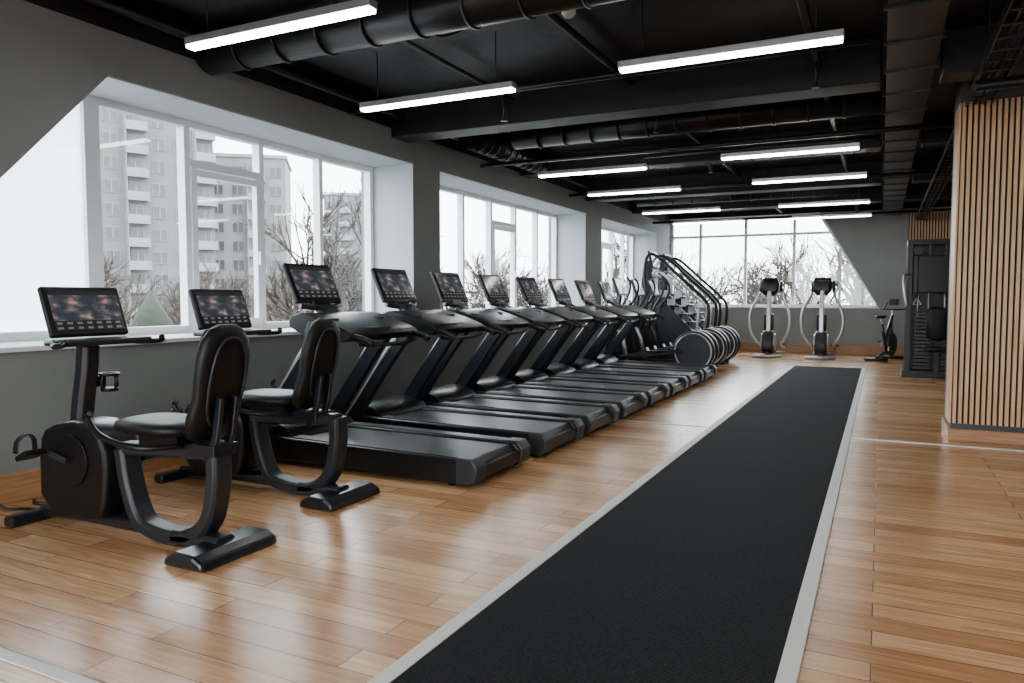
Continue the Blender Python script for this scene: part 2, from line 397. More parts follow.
# ------------------------------------------------------------------ column with slats
cl = root("column", (1.20, 8.55, 0), "dark grey square column clad with vertical light oak slats", "column")
B().box((0, 0, ZC/2), (1.16, 0.76, ZC)).done("column_core", cl, M_COL, bevel=0.004)
b = B(); b.m(1).box((-.28, -.386, 1.66), (.60, .012, 2.98))
b.m(0)
for i in range(13): b.box((-.555+i*.0462, -.412, 1.66), (.029, .042, 2.98))
b.box((-.588, -.2, 1.66), (.016, .43, 2.98))
b.done("slat_panel", cl, [M_SLAT, M_FELT], label="vertical light oak slat panel")
B().box((0, -.0, .055), (1.20, .80, .11)).done("plinth", cl, M_BASE, bevel=0.004)

b = B(); b.m(1).box((.95, YF-.01, 2.0), (.85, .01, 2.6)); b.m(0)
for i in range(14): b.box((.56+i*.06, YF-.035, 2.0), (.034, .04, 2.6))
tag(b.done("slat_wall_panel", mats=[M_SLAT, M_FELT]), "light oak vertical slat panel mounted on the grey end wall", "wall panel")

# ------------------------------------------------------------------ ceiling structure
for y, zz in ((2.0, .3), (7.35, .36), (10.75, .3), (13.6, .36), (16.6, .3)):
    for xa, xb in ((WX, -.05), (.40, XR)):
        tag(B().box(((xa+xb)/2, y, ZC-zz/2), (xb-xa, 0.34, zz)).done("ceiling_beam", mats=M_CEIL, bevel=0.01), "black painted concrete beam spanning under the ceiling", "ceiling beam", "black ceiling beams")
def round_duct(pts, r, name="air_duct"):
    b = B(); b.tube(pts, r, 24, 4)
    P = catmull(pts, 10) if len(pts) > 2 else [Vector(pts[0]).lerp(Vector(pts[1]), i/12) for i in range(13)]
    for i in range(1, len(P)-1, 1 if len(pts) < 3 else 3):
        t = (P[i+1]-P[i]).normalized(); b.tube([P[i]-t*.012, P[i]+t*.012], r+.012, 24, 1)
    return tag(b.done(name, mats=M_DUCT), "round black painted ventilation duct hung under the ceiling", "air duct", "black round ducts")
round_duct([(-5.05, 4.55, 3.36), (-.05, 4.55, 3.36)], .16)
round_duct([(-4.2, 8.6, 3.375), (-.05, 8.6, 3.375)], .15)
round_duct([(-4.7, 8.3, 3.375), (-4.7, 10.5, 3.375)], .15)
round_duct([(-4.6, 15.2, 3.385), (-.05, 15.2, 3.385)], .14)
b = B(); b.box((.17, 8.5, 3.39), (.36, 22, .26))
for i in range(28): b.box((.17, -2.2+i*.78, 3.39), (.41, .03, .30))
tag(b.done("rectangular_air_duct", mats=M_DUCT2, bevel=0.004), "long dark rectangular metal duct with flanged joints under the ceiling", "air duct")
def tray(x, z, y0, y1, w=.2):
    b = B()
    for s in (-1, 1): b.box((x+s*w/2, (y0+y1)/2, z), (.012, y1-y0, .06))
    n = int((y1-y0)/.28)
    for i in range(n): b.box((x, y0+.14+i*.28, z-.02), (w, .03, .012))
    for i in range(0, n, 8):
        for s in (-1, 1): b.box((x+s*w/2, y0+.5+i*.28, (z+ZC)/2), (.008, .008, ZC-z))
    b.tube([(x-.03, y0, z), (x-.02, y1, z)], .016, 8, 1); b.tube([(x+.04, y0, z+.005), (x+.03, y1, z+.005)], .022, 8, 1)
    tag(b.done("cable_tray", mats=M_DUCT), "perforated black metal cable tray with cables under the ceiling", "cable tray", "ceiling cable trays")
tray(.75, 3.13, -3, 8.1); tray(.75, 3.13, 9.0, 19.4)
def pipe(pts, r, m=M_DUCT):
    return tag(B().tube(pts, r, 10, 1).done("ceiling_pipe", mats=m), "thin black pipe fixed under the ceiling", "pipe", "ceiling pipes")
pipe([(-2.25, -3, 3.45), (-2.25, 19.5, 3.45)], .03)
pipe([(-3.5, -3, 3.42), (-3.5, 7.1, 3.42)], .022)
pipe([(-.55, -3, 3.4), (-.55, 19.5, 3.4)], .035)
pipe([(-4.95, 3.0, 3.42), (-4.95, 13.4, 3.42)], .045)
pipe([(-5.0, 6.3, 3.28), (-.1, 6.3, 3.28)], .03)
pipe([(-5.0, 9.15, 3.17), (3.1, 9.15, 3.17)], .03)
pipe([(-5.0, 12.4, 3.16), (3.1, 12.4, 3.16)], .03)
pipe([(-3.0, 10.2, 3.3), (-.1, 10.2, 3.3)], .02)
pipe([(-5.0, 17.8, 3.16), (3.1, 17.8, 3.16)], .03)
pipe([(.62, 7.0, 3.02), (3.1, 7.0, 3.02)], .045)
for x, y in ((-3.5, 6.9), (-2.25, 8.1), (-.55, 7.0), (-2.25, 11.0)):
    b = B(); b.cyl((x, y, 3.16), (x, y, 3.45), .014, 10); b.cyl((x, y, 3.15), (x, y, 3.165), .035, 14)
    tag(b.done("sprinkler_head", mats=M_DUCT2), "small dark sprinkler head hanging from a ceiling pipe", "sprinkler", "sprinkler heads")
b = B(); b.tube([(-3.2, 5.0, 3.55), (-3.17, 5.0, 3.42), (-3.1, 5.02, 3.36), (-3.0, 5.1, 3.4), (-2.9, 5.3, 3.55)], .01, 8)
tag(b.done("hanging_cable", mats=M_BLACK), "thin black cable looping down from the ceiling", "cable")
b = B(); b.loft([(-2.2, 5.43, 3.55, .055, .055, 2), (-2.2, 5.43, 3.52, .055, .055, 2), (-2.2, 5.43, 3.495, .035, .035, 2)], 20)
tag(b.done("smoke_detector", mats=M_WHITE), "small white round smoke detector on the black ceiling", "smoke detector")
b = B(); b.cyl((-4.7, 3.0, 3.30), (-4.7, 3.0, 3.55), .11, 24); b.cyl((-4.7, 3.0, 3.28), (-4.7, 3.0, 3.30), .125, 24)
tag(b.done("ceiling_speaker", mats=M_BLACK), "round black speaker hanging from the ceiling", "speaker")

lt = root("linear_pendant_light", (-3.52, 3.70, 3.05), "slim linear LED pendant light hanging below the black ceiling", "light fixture", "linear LED pendant lights")
B().box((0, 0, .045), (1.55, .085, .05)).done("housing", lt, M_SILVER, bevel=0.004)
b = B(); b.box((0, 0, .009), (1.53, .07, .022)); b.done("diffuser", lt, M_LED, label="glowing white diffuser")
for x in (-.6, .6): B().cyl((x, 0, .07), (x, 0, .5), .004, 6).done("suspension_wire", lt, M_BLACK)
for x, y in ((-1.04, 3.7), (-3.52, 5.6), (-1.04, 5.5), (-3.6, 9.72), (-1.04, 9.5), (-3.66, 11.85), (-1.0, 11.7), (-3.62, 14.9), (-1.0, 14.9), (-3.6, 17.3), (-1.0, 17.3),  # first one hangs out of view, added for lighting
             (-3.52, .4), (-1.04, .4), (-3.52, -2.2), (-1.04, -2.2), (1.9, .4), (1.9, 3.7), (2.2, 12), (2.2, 16)):  # unseen extra fixtures, added only to brighten the room
    dup(lt, (x, y, 3.05))

# ------------------------------------------------------------------ treadmill
def treadmill(loc):
    t = root("treadmill", loc, "black treadmill with touch screen console, facing the windows", "treadmill", "row of black treadmills")
    E = .10
    b = B()
    for s in (-1, 1):
        b.prism([(-1.0, .05), (.96+E, .02), (1.04+E, .05), (1.05+E, .15), (1.0+E, .205), (-.55, .225), (-.95, .25)], 'y', s*.445, s*.275)
    b.box((E/2, 0, .07), (1.9+E, .6, .05)); b.box((1.02+E, 0, .10), (.05, .88, .1))
    b.done("deck_frame", t, M_BLACK, bevel=0.012)
    B().prism([(-.62, .10), (.97+E, .08), (1.005+E, .14), (.97+E, .195), (-.62, .205)], 'y', -.272, .272).done("running_belt", t, M_BELT, bevel=0.01, label="charcoal rubber running belt")
    for s in (-1, 1):
        B().prism([(-.55, .226), (.94+E, .206), (.94+E, .212), (-.55, .232)], 'y', s*.30, s*.42).done("side_rail", t, M_GREY, label="ribbed charcoal foot rail")
        B().prism([(.90+E, .03), (1.0+E, .02), (1.06+E, .05), (1.075+E, .15), (1.03+E, .215), (.90+E, .216)], 'y', s*.30, s*.455).done("end_cap", t, M_GREY, bevel=0.012)
    B().prism([(-1.06, .05), (-.60, .05), (-.54, .22), (-.66, .32), (-.95, .34), (-1.07, .22)], 'y', -.40, .40, 1).done("motor_cover", t, M_BLACK, bevel=0.01)
    for s in (-1, 1):
        b = B(); b.tube([(-1.0, s*.43, .06), (-.80, s*.43, .30), (-.45, s*.43, .78), (-.20, s*.42, 1.10)], .05, rect=(.06, .15), side=(0, 1, 0), n=5)
        u = b.done("upright", t, M_FRAME, bevel=0.006)
        B().tube([(-1.02, s*.466, .14), (-.84, s*.466, .33), (-.52, s*.466, .76), (-.27, s*.456, 1.07)], .01, rect=(.006, .02), side=(0, 1, 0), n=5).done("trim_strip", u, M_SILVER, label="thin silver strip")
        B().tube([(-.22, s*.41, 1.09), (0.0, s*.41, 1.06), (.17, s*.40, 1.035), (.24, s*.385, 1.0)], .026, 12).done("handrail", t, M_BLACK)
        B().cyl((-.98, s*.36, .05), (-.98, s*.41, .05), .05, 20).done("transport_wheel", t, M_BLACK)
        B().cyl((.93, s*.38, 0.0), (.93, s*.38, .06), .03, 14).done("levelling_foot", t, M_BLACK)
        B().box((-.9, s*.38, .03), (.1, .06, .06)).done("levelling_foot", t, M_BLACK)
    B().prism([(-.52, 1.10), (-.10, 1.00), (.06, 1.02), (.10, 1.08), (-.02, 1.13), (-.38, 1.24), (-.53, 1.20)], 'y', -.455, .455, 1).done("control_console", t, M_BLACK, bevel=0.008)
    b = B(); b.box((-.05, 0, 1.128), (.16, .3, .012), (0, 14, 0))
    for s in (-1, 1): b.cyl((-.22, s*.30, 1.165), (-.22, s*.30, 1.19), .055, 20)
    b.done("control_pad", t, M_GREY)
    B().tube([(.10, -.40, 1.0), (.12, -.2, .98), (.12, .2, .98), (.10, .40, 1.0)], .018, 10).done("cross_handle", t, M_BLACK)
    B().tube([(-.40, 0, 1.18), (-.58, 0, 1.28), (-.66, 0, 1.40)], .03, rect=(.22, .05), side=(0, 1, 0)).done("screen_arm", t, M_BLACK)
    d = B().box((-.675, 0, 1.47), (.04, .56, .36), (0, -24, 0)).done("display", t, M_BLACK, bevel=0.012)
    screen(d, (-.653, 0, 1.482), .50, .29, 24)
    b = B(); b.tube([(-.60, -.24, 1.29), (-.56, -.12, 1.27), (-.56, .12, 1.27), (-.60, .24, 1.29)], .02, rect=(.05, .05)); b.done("reading_rack", t, M_GREY, bevel=.003)
    return t
t0 = treadmill((-3.68, 4.97, 0))
for i in range(7): dup(t0, (-3.65, 6.12+i*1.06, 0))

# ------------------------------------------------------------------ recumbent bike
def recumbent(loc, rz):
    t = root("recumbent_bike", loc, "black recumbent exercise bike with tall seat back and touch screen", "exercise bike", "recumbent exercise bikes", rz)
    G = .14
    B().tube([(-.84+G, -.24, .035), (-.84+G, .24, .035)], .04, rect=(.07, .09), side=(0, 0, 1), n=1).done("front_foot", t, M_FRAME, bevel=0.012)
    b = B(); b.prism([(.64, .0), (.92, .0), (.91, .045), (.85, .075), (.72, .08), (.65, .045)], 'y', -.26, .26); b.done("rear_foot", t, M_FRAME, bevel=0.018)
    b = B(); b.tube([(-.84+G, 0, .06), (-.3, 0, .075), (.25, 0, .075)], .03, rect=(.12, .07), side=(0, 1, 0), n=3)
    b.done("base_rail", t, M_FRAME, bevel=0.01)
    b = B(); b.tube([(.04, 0, .50), (.08, 0, .30), (.17, 0, .11), (.34, 0, .055), (.55, 0, .065), (.70, 0, .17), (.76, 0, .38), (.76, 0, .56)], .05, rect=(.13, .085), side=(0, 1, 0), n=5)
    b.tube([(.02, 0, .50), (.76, 0, .545)], .04, rect=(.11, .075), side=(0, 1, 0), n=1)
    b.tube([(.45, 0, .06), (.80, 0, .06)], .04, rect=(.13, .08), side=(0, 1, 0), n=1)
    b.done("seat_frame", t, M_GREY, bevel=0.006)
    sh = B().prism([(x+G, z) for x, z in [(-.74, .09), (-.73, .50), (-.66, .60), (-.36, .66), (-.18, .60), (-.12, .46), (-.14, .20), (-.20, .08)]], 'y', -.115, .115, 1).done("drive_cover", t, M_BLACK, bevel=0.025)
    for s in (-1, 1):
        B().cyl((-.42+G, s*.11, .42), (-.42+G, s*.128, .42), .15, 36).done("crank_disc", sh, M_BLACK, bevel=.004)
    for s, x, z in ((-1, -.60+G, .46), (1, -.24+G, .38)):
        B().tube([(-.42+G, s*.14, .42), (x, s*.155, z)], .02, rect=(.035, .03), side=(0, 0, 1), n=1).done("crank_arm", t, M_GREY, bevel=.004)
        p = B().box((x, s*.235, z), (.11, .12, .03), (0, -25, 0)).done("pedal", t, M_BLACK, bevel=.006)
        B().tube([(x-.05, s*.18, z+.01), (x-.045, s*.19, z+.08), (x-.03, s*.235, z+.115), (x-.045, s*.28, z+.08), (x-.05, s*.29, z+.01)], .02, rect=(.04, .008), side=(1, 0, 0)).done("pedal_strap", p, M_BLACK)
    b = B(); b.tube([(-.50+G, 0, .56), (-.47+G, 0, .74), (-.43+G, 0, .92), (-.41+G, 0, 1.08)], .05, rect=(.11, .11), side=(0, 1, 0), n=5)
    b.done("mast", t, M_FRAME, bevel=0.008)
    h = B(); hx = -.37+G
    h.cyl((hx, .10, .80), (hx, .10, .82), .048, 20)
    ring = [(hx+.05*math.cos(k*math.pi/8), .10+.05*math.sin(k*math.pi/8), .90) for k in range(16)]
    h.tube(ring, .009, 8, 1, closed=True)
    for k in range(0, 16, 4): h.cyl((ring[k][0], ring[k][1], .81), (ring[k][0], ring[k][1], .90), .007, 6)
    h.box((-.42+G, .07, .86), (.05, .05, .06)); h.done("bottle_holder", t, M_BLACK)
    b = B(); b.prism([(-.50+G, -.22), (-.26+G, -.29), (-.20+G, -.27), (-.20+G, .27), (-.26+G, .29), (-.50+G, .22)], 'z', 1.085, 1.12, 1); b.done("console_tray", t, M_GREY, bevel=.008)
    for s in (-1, 1):
        B().tube([(-.32+G, s*.24, 1.09), (-.25+G, s*.30, 1.09), (-.17+G, s*.305, 1.10), (-.15+G, s*.29, 1.12)], .017, 10).done("handlebar", t, M_BLACK)
    d = B().box((-.43+G, 0, 1.27), (.04, .47, .30), (0, -20, 0)).done("display", t, M_BLACK, bevel=0.012)
    screen(d, (-.409+G, 0, 1.279), .42, .24, 20)
    b = B(); b.loft([(.38, 0, .615, .17, .12, 3), (.38, 0, .63, .25, .18, 3), (.38, 0, .655, .27, .21, 3), (.37, 0, .685, .255, .20, 3), (.36, 0, .697, .20, .15, 3)], 28)
    b.box((.40, 0, .585), (.30, .16, .07))
    b.done("seat_cushion", t, M_PAD)
    prof = [(.60, .055, .02), (.62, .12, .045), (.66, .155, .055), (.74, .165, .055), (.83, .15, .05), (.93, .165, .05), (1.04, .165, .052), (1.13, .145, .05), (1.19, .10, .04), (1.215, .05, .02)]
    b = B(); b.loft([(.66+(z-.54)*.24+.04*math.sin((z-.54)*4), 0, z, d_, w_, 2.8) for z, w_, d_ in prof], 32)
    bk = b.done("backrest", t, M_PAD)
    b = B(); b.loft([(.60+(z-.54)*.24+.04*math.sin((z-.54)*4), 0, z, .03, w_*.72, 2.6) for z, w_, d_ in prof[1:-1]], 28)
    b.done("back_padding", bk, M_PAD)
    rim = []
    for k in range(28):
        g = 2*math.pi*k/28; z = .91+.235*math.sin(g); y = .115*math.copysign(abs(math.cos(g))**.75, math.cos(g))
        rim.append((.66+(z-.54)*.24+.04*math.sin((z-.54)*4)+.052, y, z))
    B().tube(rim, .008, 6, 1, closed=True).done("shell_rim", bk, M_GREY)
    b = B()
    for s in (-1, 1): b.tube([(.73, s*.05, .50), (.80, s*.05, .62), (.84, s*.05, .84)], .02, rect=(.03, .045), side=(0, 1, 0))
    b.box((.72, 0, .56), (.2, .16, .06))
    b.done("backrest_bracket", t, M_FRAME, bevel=.004)
    for s in (-1, 1):
        B().tube([(.62, s*.10, .58), (.52, s*.25, .585), (.36, s*.28, .60), (.20, s*.28, .64), (.11, s*.27, .71), (.13, s*.27, .74)], .016, 10).done("seat_handle", t, M_BLACK)
    return t
r0 = recumbent((-3.86, 2.79, 0), 0)
r1 = dup(r0, (-3.98, 3.90, 0), 0)
r1["label"] = "black recumbent exercise bike with its seat slid forward"
for c in r1.children:
    if c.name.startswith(("seat_cushion", "backrest", "seat_handle")): c.location.x -= .18

# ------------------------------------------------------------------ rear-wheel elliptical
def elliptical(loc):
    t = root("elliptical_trainer", loc, "black elliptical trainer with large round rear flywheel cover", "elliptical trainer", "elliptical trainers by the windows")
    for s in (-1, 1):
        c = B().cyl((.78, s*.10, .40), (.78, s*.24, .40), .37, 48).done("flywheel_cover", t, M_GREY, bevel=.02)
        ring = [(.78+.32*math.cos(k*math.pi/20), s*.245, .40+.32*math.sin(k*math.pi/20)) for k in range(40)]
        B().tube(ring, .012, 6, 1, closed=True).done("cover_ring", c, M_SILVER, label="silver ring")
        B().cyl((.78, s*.24, .40), (.78, s*.262, .40), .07, 24).done("crank_hub", c, M_GREY)
        B().tube([(.60, s*.30, .42), (.1, s*.30, .34), (-.55, s*.28, .26)], .03, rect=(.05, .06), side=(0, 1, 0)).done("pedal_arm", t, M_FRAME)
        B().prism([(-.02, .37), (.34, .40), (.36, .46), (.33, .42), (-.02, .395), (-.05, .46)], 'y', s*.18, s*.34).done("pedal", t, M_BLACK, bevel=.006)
        B().tube([(-.62, s*.27, .30), (-.66, s*.27, .75), (-.58, s*.27, 1.1), (-.40, s*.26, 1.42), (-.38, s*.25, 1.62), (-.44, s*.22, 1.72)], .022, 12).done("moving_handle", t, M_BLACK)
    B().box((.1, 0, .08), (1.7, .12, .1)).done("base_rail", t, M_FRAME, bevel=.01)
    B().box((.85, 0, .03), (.12, .6, .06)).done("rear_foot", t, M_BLACK, bevel=.01)
    B().box((-.9, 0, .03), (.12, .6, .06)).done("front_foot", t, M_BLACK, bevel=.01)
    B().prism([(-.95, .06), (-.5, .06), (-.55, .5), (-.70, .8), (-.82, .8)], 'y', -.12, .12, 1).done("front_cover", t, M_BLACK, bevel=.02)
    B().tube([(-.76, 0, .6), (-.72, 0, 1.0), (-.66, 0, 1.4)], .05, rect=(.1, .1), side=(0, 1, 0)).done("mast", t, M_FRAME)
    B().tube([(-.66, -.02, 1.18), (-.5, -.14, 1.16), (-.4, -.16, 1.26), (-.44, -.10, 1.3)], .016, 8).done("fixed_handle", t, M_BLACK)
    B().tube([(-.66, .02, 1.18), (-.5, .14, 1.16), (-.4, .16, 1.26), (-.44, .10, 1.3)], .016, 8).done("fixed_handle", t, M_BLACK)
    d = B().box((-.66, 0, 1.56), (.05, .52, .34), (0, -20, 0)).done("display", t, M_BLACK, bevel=.012)
    screen(d, (-.634, 0, 1.568), .46, .27, 20)
    return t
e0 = elliptical((-3.74, 13.45, 0))
dup(e0, (-3.74, 14.6, 0)); dup(e0, (-3.74, 15.75, 0))

# ------------------------------------------------------------------ stair climber
def stepmill(loc):
    t = root("stair_climber", loc, "tall black stair climber with sloping handrails and steps", "stair climber", "stair climbers")
    for s in (-1, 1):
        B().prism([(-.80, .04), (.55, .04), (.62, .30), (.30, .62), (-.30, 1.22), (-.62, 1.35), (-.80, 1.2)], 'y', s*.34, s*.42, 1).done("side_panel", t, M_GREY, bevel=.01)
        B().tube([(-.62, s*.38, 1.30), (-.66, s*.38, 1.75), (-.60, s*.38, 2.08), (-.40, s*.38, 2.06), (.10, s*.38, 1.62), (.52, s*.38, 1.24), (.64, s*.38, 1.02), (.60, s*.38, .55), (.50, s*.38, .36)], .032, 12, 6).done("handrail", t, M_BLACK)
        B().tube([(-.50, s*.38, 1.72), (-.35, s*.38, 1.76), (.10, s*.38, 1.36), (.40, s*.38, 1.08), (.44, s*.38, .9), (.40, s*.38, .52)], .024, 10, 5).done("inner_rail", t, M_SILVER, label="brushed silver inner rail")
    for i in range(7):
        x, z = .66-.15*i, .24+.165*i
        st = B(); st.box((x, 0, z), (.26, .66, .03)); st.box((x-.12, 0, z+.08), (.02, .66, .15)); st.done("step", t, M_GREY, bevel=.004)
    B().box((-.1, 0, .06), (1.3, .7, .1)).done("base", t, M_BLACK, bevel=.01)
    for x in (-.6, .5): B().box((x, 0, .02), (.1, .8, .04)).done("foot", t, M_BLACK, bevel=.004)
    B().prism([(-.82, 1.1), (-.58, 1.1), (-.52, 1.7), (-.62, 2.0), (-.74, 2.0)], 'y', -.2, .2, 1).done("console_mast", t, M_BLACK, bevel=.015)
    B().box((-.56, 0, 1.68), (.1, .76, .08)).done("console_bar", t, M_BLACK, bevel=.02)
    d = B().box((-.58, 0, 2.02), (.05, .54, .36), (0, -12, 0)).done("display", t, M_BLACK, bevel=.012)
    screen(d, (-.553, 0, 2.025), .48, .29, 12)
    return t
s0 = stepmill((-4.05, 16.8, 0)); s0.scale = (1.1,)*3
dup(s0, (-4.05, 18.1, 0))

# ------------------------------------------------------------------ end-wall elliptical
def cross(loc):
    t = root("cross_trainer", loc, "silver and black elliptical cross trainer standing before the end windows", "elliptical trainer", "cross trainers before the end windows", 90)
    for x, L in ((-.72, .62), (.72, .5)): B().tube([(x, -L/2, .035), (x, L/2, .035)], .035, 12, 1).done("foot", t, M_SILVER)
    B().box((0, 0, .09), (1.4, .1, .09)).done("base_rail", t, M_GREY, bevel=.01)
    B().prism([(-.70, .08), (-.10, .08), (-.05, .35), (-.22, .58), (-.5, .62), (-.68, .45)], 'y', -.12, .12, 2).done("drive_cover", t, M_GREY, bevel=.02)
    for s in (-1, 1):
        B().cyl((-.38, s*.12, .34), (-.38, s*.15, .34), .2, 32).done("crank_disc", t, M_SILVER, bevel=.006)
        B().tube([(-.2, s*.24, .30), (.2, s*.24, .2), (.62, s*.24, .16)], .025, rect=(.04, .05), side=(0, 1, 0)).done("pedal_arm", t, M_SILVER)
        B().prism([(.05, .26), (.40, .22), (.42, .28), (.38, .245), (.06, .285)], 'y', s*.17, s*.33).done("pedal", t, M_BLACK, bevel=.005)
        B().tube([(-.30, s*.25, .28), (-.34, s*.40, .55), (-.34, s*.44, .85), (-.32, s*.39, 1.1), (-.22, s*.27, 1.35), (-.12, s*.22, 1.5), (-.10, s*.22, 1.68)], .03, 12).done("moving_handle", t, M_SILVER)
        B().tube([(-.12, s*.22, 1.48), (-.10, s*.22, 1.72)], .036, 12, 1).done("hand_grip", t, M_BLACK)
    B().tube([(-.46, 0, .55), (-.44, 0, 1.0), (-.36, 0, 1.5)], .04, rect=(.1, .08), side=(0, 1, 0)).done("mast", t, M_SILVER)
    B().loft([(-.34, 0, 1.40, .05, .1, 3), (-.34, 0, 1.5, .06, .19, 3), (-.33, 0, 1.68, .06, .21, 3), (-.31, 0, 1.80, .04, .16, 3)], 24).done("display", t, M_BLACK)
    B().prism([(-.2, .62), (-.46, .62), (-.44, .95), (-.36, 1.0)], 'y', -.1, .1, 1).done("mast_cover", t, M_BLACK, bevel=.01)
    return t
c0 = cross((-2.30, 18.35, 0)); dup(c0, (-1.18, 18.35, 0), 90)

# ------------------------------------------------------------------ spin bike
t = root("spin_bike", (.10, 18.1, 0), "small black upright exercise bike standing by the end wall", "exercise bike", None, 250)
for x in (-.48, .48): B().tube([(x, -.24, .035), (x, .24, .035)], .035, 12, 1).done("foot", t, M_BLACK)
b = B(); b.tube([(-.48, 0, .06), (0, 0, .16), (.48, 0, .06)], .03, 10); b.tube([(-.1, 0, .15), (.22, 0, .78)], .032, 10, 1); b.tube([(.05, 0, .4), (-.38, 0, .95)], .034, 10, 1); b.tube([(-.40, 0, .3), (-.32, 0, .9)], .028, 10, 1)
b.done("frame", t, M_FRAME)
B().cyl((-.34, -.05, .34), (-.34, .05, .34), .24, 40).done("flywheel", t, M_GREY, bevel=.01)
B().tube([(.2, 0, .74), (.27, 0, .92)], .02, 10, 1).done("seat_post", t, M_SILVER)
B().loft([(.30, 0, .91, .10, .07, 2.4), (.29, 0, .95, .14, .11, 2.4), (.28, 0, .975, .12, .09, 2.4)], 20).done("saddle", t, M_PAD)
B().tube([(-.36, 0, .9), (-.40, 0, 1.1)], .022, 10, 1).done("handlebar_post", t, M_SILVER)
B().tube([(-.62, -.2, 1.25), (-.5, -.22, 1.13), (-.38, -.18, 1.1), (-.38, .18, 1.1), (-.5, .22, 1.13), (-.62, .2, 1.25)], .018, 10).done("handlebar", t, M_BLACK)
B().box((-.46, 0, 1.26), (.04, .2, .14), (0, -20, 0)).done("display", t, M_BLACK, bevel=.01)
for s in (-1, 1):
    B().tube([(0, s*.08, .3), (s*.12, s*.11, .3-.1*s)], .014, 8, 1).done("crank_arm", t, M_SILVER)
    B().box((s*.12, s*.16, .3-.1*s), (.09, .09, .025)).done("pedal", t, M_BLACK, bevel=.004)

# ------------------------------------------------------------------ weight stack machine
def stackm(loc, rz, label):
    t = root("weight_machine", loc, label, "weight machine", "black weight machines", rz)
    b = B()
    for x in (-.42, .42):
        for y in (-.22, .22): b.box((x, y, 1.16), (.08, .08, 2.3))
    b.box((0, -.22, 2.29), (.91, .078, .08)); b.box((0, .22, 2.29), (.91, .078, .08))
    b.box((-.42, 0, 2.29), (.078, .5, .078)); b.box((.42, 0, 2.29), (.078, .5, .078)); b.box((0, 0, .06), (1.0, .62, .12))
    b.done("frame", t, M_BLACK)
    B().box((0, .24, 1.16), (.80, .03, 2.2)).done("rear_panel", t, M_BLACK, bevel=.01)
    B().box((-.43, 0, 1.16), (.03, .38, 2.2)).done("side_panel", t, M_BLACK, bevel=.01)
    B().box((0, -.20, 1.75), (.74, .03, .62)).done("front_shroud", t, M_BLACK, bevel=.01)
    for cx in (-.2, .2):
        b = B()
        for i in range(16): b.box((cx, -.06, .16+i*.062), (.26, .16, .052))
        b.done("weight_stack", t, M_PLATE, bevel=.003)
        for x in (-.08, .08): B().cyl((cx+x, -.06, .12), (cx+x, -.06, 2.26), .012, 10).done("guide_rod", t, M_SILVER, label="chrome guide rod")
    for x in (-.3, .3):
        B().cyl((x, -.26, 2.14), (x, -.30, 2.14), .07, 24).done("pulley", t, M_GREY)
        B().tube([(x, -.30, 2.08), (x, -.30, 1.35)], .006, 6, 1).done("cable", t, M_BLACK)
        B().tube([(x, -.30, 1.35), (x-.06, -.30, 1.24), (x+.06, -.30, 1.24), (x, -.30, 1.35)], .012, 8, 1).done("handle", t, M_SILVER)
    B().tube([(-.42, -.24, 1.75), (-.50, -.42, 1.72), (-.50, -.52, 1.5), (-.46, -.52, 1.2)], .024, 10).done("press_arm", t, M_SILVER)
    B().loft([(0, -.48, .46, .14, .14, 4), (0, -.48, .5, .18, .17, 4), (0, -.48, .54, .17, .16, 4)], 20).done("seat", t, M_PAD)
    B().loft([(0, -.33, .64, .05, .02, 3), (0, -.33, .68, .15, .035, 3), (0, -.33, 1.15, .15, .035, 3), (0, -.33, 1.2, .08, .02, 3)], 20).done("back_pad", t, M_PAD)
    B().box((0, -.46, .26), (.08, .08, .40)).done("seat_post", t, M_FRAME, bevel=.004)
    return t
m1 = stackm((.84, 14.6, 0), 0, "tall black cable weight machine beside the slatted column")
m2 = dup(m1, (1.35, 16.9, 0), 90, "tall black cable weight machine near the end wall")

for k, pts in enumerate(([(-5.07, 3.15, .12), (-5.0, 3.14, .02), (-4.88, 3.10, .010), (-4.84, 3.00, .010), (-4.92, 2.93, .010), (-5.02, 2.98, .010)],
             [(-5.07, 2.72, .30), (-5.04, 2.73, .12), (-4.97, 2.76, .012), (-4.86, 2.82, .010), (-4.75, 2.84, .010), (-4.68, 2.86, .010)])):
    tag(B().tube(pts, .011, 8).done("power_cable", mats=M_BLACK), "thin black power cable curling on the wooden floor", "cable", "power cables on the floor")

# ------------------------------------------------------------------ outside
GZ = -4.0
struct(B().box((-60, 60, GZ-.1), (320, 320, .2)).done("ground", mats=M_GROUND))
def building(loc, rz, W, floors, cols, mt, label):
    t = root("apartment_building", (loc[0], loc[1], GZ), label, "building", "apartment buildings outside", rz)
    H = floors*2.85+1.2; D = 12
    B().box((0, D/2, H/2), (W, D, H)).done("facade_body", t, mt)
    B().box((0, D/2, H+.25), (W+.5, D+.5, .5)).done("roof_edge", t, M_BAL)
    pw = W/cols
    win = None; bal = None
    for i in range(cols):
        isb = (i % 3 == 1)
        for f_ in range(floors):
            x, z = -W/2+pw*(i+.5), 1.9+f_*2.85
            if win is None:
                b = B(); b.m(1).box((0, 0, 0), (pw*.60, .12, 1.6)); b.m(0).box((0, -.08, 0), (pw*.54, .05, 1.44)); b.m(1).box((0, -.12, 0), (.1, .06, 1.5))
                win = b.done("window", t, [M_WIN, M_BAL]); win.location = (x, -.05, z)
            else:
                k = win.copy(); C.objects.link(k); k.parent = t; k.location = (x, -.05, z)
            if isb:
                if bal is None:
                    b = B(); b.box((0, -.65, -1.0), (pw*.92, 1.3, .95)); b.box((0, -.65, -1.55), (pw*.96, 1.4, .15)); b.box((-pw*.45, -.6, 0), (.1, 1.2, 2.6))
                    bal = b.done("balcony", t, M_BAL); bal.location = (x, 0, z)
                else:
                    k = bal.copy(); C.objects.link(k); k.parent = t; k.location = (x, 0, z)
